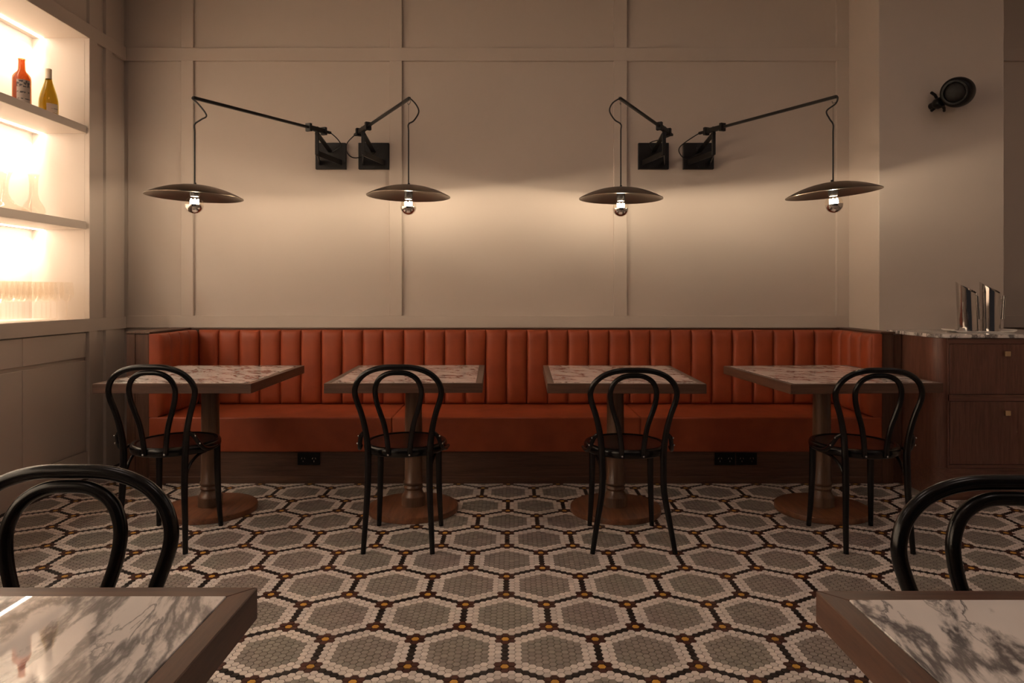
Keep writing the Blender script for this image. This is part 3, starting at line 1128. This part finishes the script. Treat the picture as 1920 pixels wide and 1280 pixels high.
Z1, Z2, Z4 = 3.678, 4.055, 3.743
build_lamp('black swing-arm wall lamp with a bronze dish shade, leftmost of four, nearest the niche', 622, 594.5, (362, 183), Z1, None, (365, 368.5), 346.5, 384, 1.6,
           [(372, 195), (387, 216), (377, 224)], [(634, 262, 4.80), (640, 274, 4.82), (632, 279, 4.84)])
build_lamp('black swing-arm wall lamp with a bronze dish shade, second from the niche', 702, 681, (768, 184), Z2, None, (766, 367.5), 347, 388, 1.0,
           [(780, 196), (785, 210), (776, 226)], [(650, 270, 4.80), (652, 288, 4.84), (668, 296, 4.90)])
build_lamp('black swing-arm wall lamp with a bronze dish shade, third from the niche', 1224, 1245, (1162, 184), Z2, None, (1164, 372), 351, 391, 0.6,
           [(1148, 194), (1143, 208), (1152, 224)], [(1236, 262, 4.80), (1222, 266, 4.85), (1217, 272, 4.90)])
build_lamp('black swing-arm wall lamp with a tilted bronze dish shade, nearest the pier', 1308, 1338, (1569, 181), Z4, None, (1562, 362.5), 341.5, 383, -5.0,
           [(1567, 194), (1550, 208), (1555, 222)], [(1276, 274, 4.80), (1276, 290, 4.84), (1290, 298, 4.90)])

# ------------------------------------------------------------------ sideboard at the right
SX0, SZ0, SXE = 2.434, 4.020, 4.30
RC = 0.082


def rounded(x0, y0, x1, y1, r, n=12):
    pts = [(x0, y1)]
    for k in range(n + 1):
        a = math.pi + math.pi / 2 * k / n
        pts.append((x0 + r + r * math.cos(a), y0 + r + r * math.sin(a)))
    return pts + [(x1, y0), (x1, y1)]


sb = Thing('sideboard', 'dark wooden sideboard with rounded corner and brass knobs beside the pier', 'cabinet', (3.2, 4.3, 0))
sb.part('body', prism(rounded(SX0, SZ0 + 0.004, SXE, PZ - 0.004, RC), 0.180, 0.924), M['cab_z'], 30)
sb.part('skirting', prism(rounded(SX0 - 0.0, SZ0 - 0.004, SXE, PZ - 0.004, RC + 0.004), 0.0, 0.180), M['cab_x'], 30)
fx0 = P(1776, 0, SZ0).x
sb.part('face_rail', bbox(fx0, SXE, SZ0 - 0.004, SZ0 + 0.003, 0.893, 0.924, 0.001, 1), M['cab_x'])
sb.part('face_rail', bbox(fx0, SXE, SZ0 - 0.004, SZ0 + 0.003, 0.565, 0.602, 0.001, 1), M['cab_x'])
sb.part('face_rail', bbox(fx0, SXE, SZ0 - 0.004, SZ0 + 0.003, 0.181, 0.201, 0.001, 1), M['cab_x'])
DW = 0.64
dx0 = P(1779.5, 0, SZ0).x + 0.002
for k in range(2):
    a = dx0 + k * (DW + 0.03)
    b = min(a + DW, SXE - 0.01)
    sb.part('face_stile', bbox(a - 0.012, a - 0.003, SZ0 - 0.004, SZ0 + 0.003, 0.201, 0.893, 0.001, 1), M['cab_z'])
    for z0, z1, zk in ((0.605, 0.890, P(1883, 662.5, SZ0).z), (0.204, 0.562, P(1885, 773, SZ0).z)):
        d = sb.part('drawer', bbox(a, b, SZ0 - 0.006, SZ0 + 0.003, z0, z1, 0.0015, 1), M['cab_z'])
        kx = a + 0.316
        sb.part('knob', join(bbox(kx - 0.0155, kx + 0.0155, SZ0 - 0.030, SZ0 - 0.018, zk - 0.0145, zk + 0.0145, 0.002, 2),
                             box(kx - 0.006, kx + 0.006, SZ0 - 0.019, SZ0 - 0.005, zk - 0.006, zk + 0.006)), M['brass'], None, d, 'square brass knob')
wt = solo('marble_worktop', bevelled(prism(rounded(SX0 - 0.012, SZ0 - 0.014, SXE, PZ - 0.003, RC + 0.012), 0.926, 0.946), 0.002, 2), M['marble_top'],
          'pale marble worktop with a rounded corner on the wooden sideboard', 'worktop')

# serving tray and pitchers
tp = [(-0.188, 0.012), (-0.176, 0.006), (-0.160, 0.002), (-0.10, 0.0), (0.10, 0.0), (0.165, 0.002), (0.180, 0.007), (0.187, 0.013)]
tv, tf = [], []
for yy in (4.185, 4.315):
    for dz in (0.0, 0.006):
        for x, z in tp:
            tv.append((2.823 + x, yy, 0.947 + z + dz))
n_ = len(tp)
for i in range(n_ - 1):
    tf += [(i, i + 1, 2 * n_ + i + 1, 2 * n_ + i), (n_ + i, 3 * n_ + i, 3 * n_ + i + 1, n_ + i + 1), (i, n_ + i, n_ + i + 1, i + 1), (2 * n_ + i, 2 * n_ + i + 1, 3 * n_ + i + 1, 3 * n_ + i)]
tf += [(0, 2 * n_, 3 * n_, n_), (n_ - 1, 2 * n_ - 1, 4 * n_ - 1, 3 * n_ - 1)]
solo('serving_tray', (tv, tf), M['tray'], 'long white serving tray with upturned ends on the worktop', 'tray', None, 40)


def pitcher(label, x, hx, lean, hlean):
    y, z0 = 4.25, 0.9535
    r, seg = 0.0535, 40
    t = Thing('water_pitcher', label, 'pitcher', (x, y, z0), 'steel water pitchers')
    v, f = [], []
    for ring in range(4):          # outer bottom, outer top, inner top, inner bottom
        rad = r if ring in (0, 1) else r - 0.0025
        for k in range(seg):
            a = 2 * math.pi * k / seg
            c, s = math.cos(a), math.sin(a)
            zt = 0.262 - 0.026 * c + 0.004 * math.cos(2 * a) + 0.022 * s
            z = {0: 0.0, 1: zt, 2: zt, 3: 0.004}[ring]
            v.append((x + rad * c + lean * z, y + rad * s, z0 + z))
    for ring in range(3):
        for k in range(seg):
            k2 = (k + 1) % seg
            f.append((ring * seg + k, ring * seg + k2, (ring + 1) * seg + k2, (ring + 1) * seg + k))
    f.append(tuple(range(seg)))
    f.append(tuple(3 * seg + k for k in range(seg)))
    body = t.part('body', (v, f), M['chrome'], 40)
    hz = P(0, 562, y).z
    hxx = (hx - XV) * (y - 0.02) / F
    top, bot = P(0, 554.5, y - 0.02).z, P(0, 598, y - 0.02).z
    h = t.part('handle', tube([(hxx - hlean, y - 0.02, top), (hxx + hlean, y - 0.02, bot)], 0.0092, 14), M['steel'], 60)
    t.part('handle_pin', tube([(x + r * 0.7 + lean * 0.19, y - 0.02, hz), (hxx - hlean * 0.5, y - 0.02, hz)], 0.0045, 10), M['steel'], 60, h)
    return t


pitcher('polished steel pitcher with slanted lip, left of the two on the tray', 2.757, 1834, -0.045, 0.006)
pitcher('polished steel pitcher with slanted lip, right of the two on the tray', 2.890, 1881.5, -0.005, -0.005)

# ------------------------------------------------------------------ wall speaker on the pier
sc_ = P(1793, 174, 4.42)
sp = Thing('wall_speaker', 'black rounded loudspeaker on a three-armed bracket high on the pier', 'speaker', P(1760, 193, PZ))
ax = Vector((-0.70, -0.68, -0.20)).normalized()
body_m = Matrix.Translation(sc_ + Vector((0.012, 0, 0.004))) @ ax.to_track_quat('Z', 'Y').to_matrix().to_4x4()
# rounded housing, axis turned towards the middle of the room
pr = [(0, -0.112), (0.034, -0.108), (0.062, -0.094), (0.080, -0.068), (0.090, -0.030), (0.0935, 0.010), (0.092, 0.045), (0.086, 0.068), (0.074, 0.078)]
sp.part('housing', xform(lathe(pr + [(0, 0.078)], 48, False), body_m), M['rubber'], 40)
sp.part('bezel', xform(lathe([(0.074, 0.077), (0.073, 0.086), (0.062, 0.087), (0.058, 0.077), (0.074, 0.077)], 48, False), body_m), M['plastic'], 60)
sp.part('grille', xform(lathe([(0, 0.094), (0.028, 0.091), (0.048, 0.085), (0.058, 0.078)], 40, False), body_m), M['cone'], 60)
hub = P(1761, 193, 4.47)
brk = sp.part('bracket_hub', xform(lathe([(0, -0.03), (0.030, -0.03), (0.034, -0.02), (0.034, 0.02), (0.026, 0.03), (0, 0.03)], 24, False),
                                   Matrix.Translation(hub) @ Matrix.Rotation(math.pi / 2, 4, 'X')), M['plastic'], 40)
for ex, ey in ((1750, 172), (1750, 206), (1774, 206)):
    e = P(ex, ey, 4.51)
    sp.part('bracket_arm', tube([hub, e.lerp(hub, 0.3), e + Vector((0, 0.02, 0))], 0.0095, 10), M['plastic'], 60)
sp.part('wall_mount', tube([hub, Vector((hub.x, PZ - 0.001, hub.z))], 0.022, 16), M['plastic'], 60)
sp.part('mount_arm', tube([hub, sc_ + Vector((-0.03, 0.03, -0.03))], 0.014, 12), M['plastic'], 60)

# ------------------------------------------------------------------ bottles, decanters and glasses in the niche
UZ, LZ = SHELVES[0][1], SHELVES[1][1]


def bottle(label, x, y, z, prof, glass, lab_mat, lr, lz0, lz1, lang, capsule=None):
    t = Thing('wine_bottle', label, 'bottle', (x, y, z), 'bottles on the upper shelf', local=True)
    t.part('glass_body', lathe(prof, 36, False), glass, 50)
    a0, a1 = lang
    v, f = [], []
    n = 16
    for i in range(n + 1):
        a = a0 + (a1 - a0) * i / n
        for rr in (lr, lr + 0.0008):
            for zz in (lz0, lz1):
                v.append((rr * math.cos(a), rr * math.sin(a), zz))
    for i in range(n):
        b = i * 4
        f += [(b, b + 1, b + 5, b + 4), (b + 2, b + 6, b + 7, b + 3), (b, b + 4, b + 6, b + 2), (b + 1, b + 3, b + 7, b + 5)]
    f += [(0, 2, 3, 1), (n * 4, n * 4 + 1, n * 4 + 3, n * 4 + 2)]
    t.part('paper_label', (v, f), lab_mat, 50)
    if capsule:
        t.part('foil_capsule', lathe(capsule, 28, False), M['capsule'], 50)
    t.o.location = (x, y, z)
    return t


vd = math.radians(-60)     # towards the dining room
bottle('amber glass bottle with square shoulders and a worn grey label on the upper shelf', -2.874, 4.12, UZ,
       [(0, 0), (0.044, 0), (0.047, 0.006), (0.047, 0.175), (0.045, 0.192), (0.036, 0.207), (0.024, 0.220), (0.0195, 0.232), (0.017, 0.285), (0.019, 0.286), (0.0195, 0.297), (0.015, 0.297),
        (0.015, 0.232), (0.030, 0.205), (0.042, 0.180), (0.042, 0.006), (0, 0.006)], M['amber'], M['label_grey'], 0.0474, 0.03, 0.165, (vd - 0.45, vd + 1.1))
bottle('olive green wine bottle with cream foil neck and label on the upper shelf', -2.835, 4.30, UZ,
       [(0, 0), (0.049, 0), (0.052, 0.006), (0.052, 0.085), (0.050, 0.105), (0.043, 0.140), (0.031, 0.180), (0.021, 0.215), (0.017, 0.240), (0.0155, 0.292), (0.011, 0.292),
        (0.013, 0.235), (0.026, 0.180), (0.046, 0.105), (0.047, 0.006), (0, 0.006)], M['olive'], M['label_cream'], 0.0524, 0.022, 0.075, (vd - 0.15, vd + 1.15),
       [(0, 0.2935), (0.0165, 0.2935), (0.0175, 0.289), (0.0175, 0.238), (0.0185, 0.236), (0.0185, 0.232), (0.0168, 0.232), (0.0168, 0.288), (0, 0.288)])
bottle('dark glass bottle on the upper shelf seen mirrored in the foreground marble', -2.87, 3.72, UZ,
       [(0, 0), (0.041, 0), (0.044, 0.006), (0.044, 0.19), (0.040, 0.205), (0.022, 0.225), (0.016, 0.24), (0.0155, 0.30), (0.011, 0.30), (0.012, 0.24), (0.036, 0.20), (0.040, 0.006), (0, 0.006)],
       M['dark_bottle'], M['label_cream'], 0.0444, 0.04, 0.14, (vd - 0.9, vd + 0.9))


def glassware(name, label, cat, group, x, y, z, prof, mat, seg=32):
    o = link(name, to_mesh(name, lathe(prof, seg, False), mat, 60))
    o.location = (x, y, z)
    return tag(o, label, cat, group)


glassware('decanter', 'wide-based clear glass decanter at the frame edge on the lower shelf', 'decanter', 'decanters', P(8, 0, 3.98).x, 3.98, LZ,
          [(0, 0), (0.105, 0), (0.118, 0.006), (0.120, 0.014), (0.105, 0.026), (0.066, 0.044), (0.036, 0.072), (0.022, 0.105), (0.0195, 0.140), (0.024, 0.180), (0.034, 0.212), (0.045, 0.230),
           (0.042, 0.230), (0.031, 0.212), (0.021, 0.180), (0.0165, 0.140), (0.019, 0.105), (0.033, 0.072), (0.063, 0.041), (0.100, 0.024), (0.113, 0.013), (0.10, 0.006), (0, 0.006)], M['glass2'], 48)
glassware('decanter', 'slim clear glass carafe on the lower shelf, nearer the niche corner', 'decanter', 'decanters', P(63, 0, 4.20).x, 4.20, LZ,
          [(0, 0), (0.050, 0), (0.060, 0.008), (0.064, 0.025), (0.060, 0.048), (0.044, 0.075), (0.030, 0.098), (0.024, 0.130), (0.0235, 0.190), (0.027, 0.235), (0.031, 0.248),
           (0.0285, 0.248), (0.0245, 0.235), (0.021, 0.190), (0.0215, 0.130), (0.0275, 0.098), (0.041, 0.075), (0.056, 0.048), (0.060, 0.025), (0.05, 0.009), (0, 0.010)], M['glass2'], 48)

wine = [(0, 0), (0.036, 0), (0.037, 0.002), (0.020, 0.006), (0.007, 0.013), (0.0042, 0.025), (0.0038, 0.095), (0.006, 0.106), (0.020, 0.116), (0.033, 0.130), (0.040, 0.148), (0.0415, 0.165),
        (0.038, 0.200), (0.033, 0.232), (0.032, 0.232), (0.037, 0.200), (0.0403, 0.165), (0.0385, 0.148), (0.031, 0.131), (0.018, 0.118), (0, 0.112)]
wine_me = to_mesh('wine_glass', lathe(wine, 28, False), M['glass'], 60)
ORD = ['first', 'second', 'third', 'fourth', 'fifth', 'sixth', 'seventh']
for ri, (rx, cnt, rn) in enumerate(((-2.812, 7, 'front'), (-2.912, 6, 'middle'), (-3.012, 5, 'rear'))):
    for k in range(cnt):
        o = link('wine_glass', wine_me)
        o.location = (rx + random.uniform(-.004, .004), 4.445 - 0.1 * k + random.uniform(-.006, .006), NZ0 + 0.0005)
        tag(o, 'clear stemmed wine glass on the niche sill, %s row, %s from the right end' % (rn, ORD[k]), 'glass', 'wine glasses in the niche')
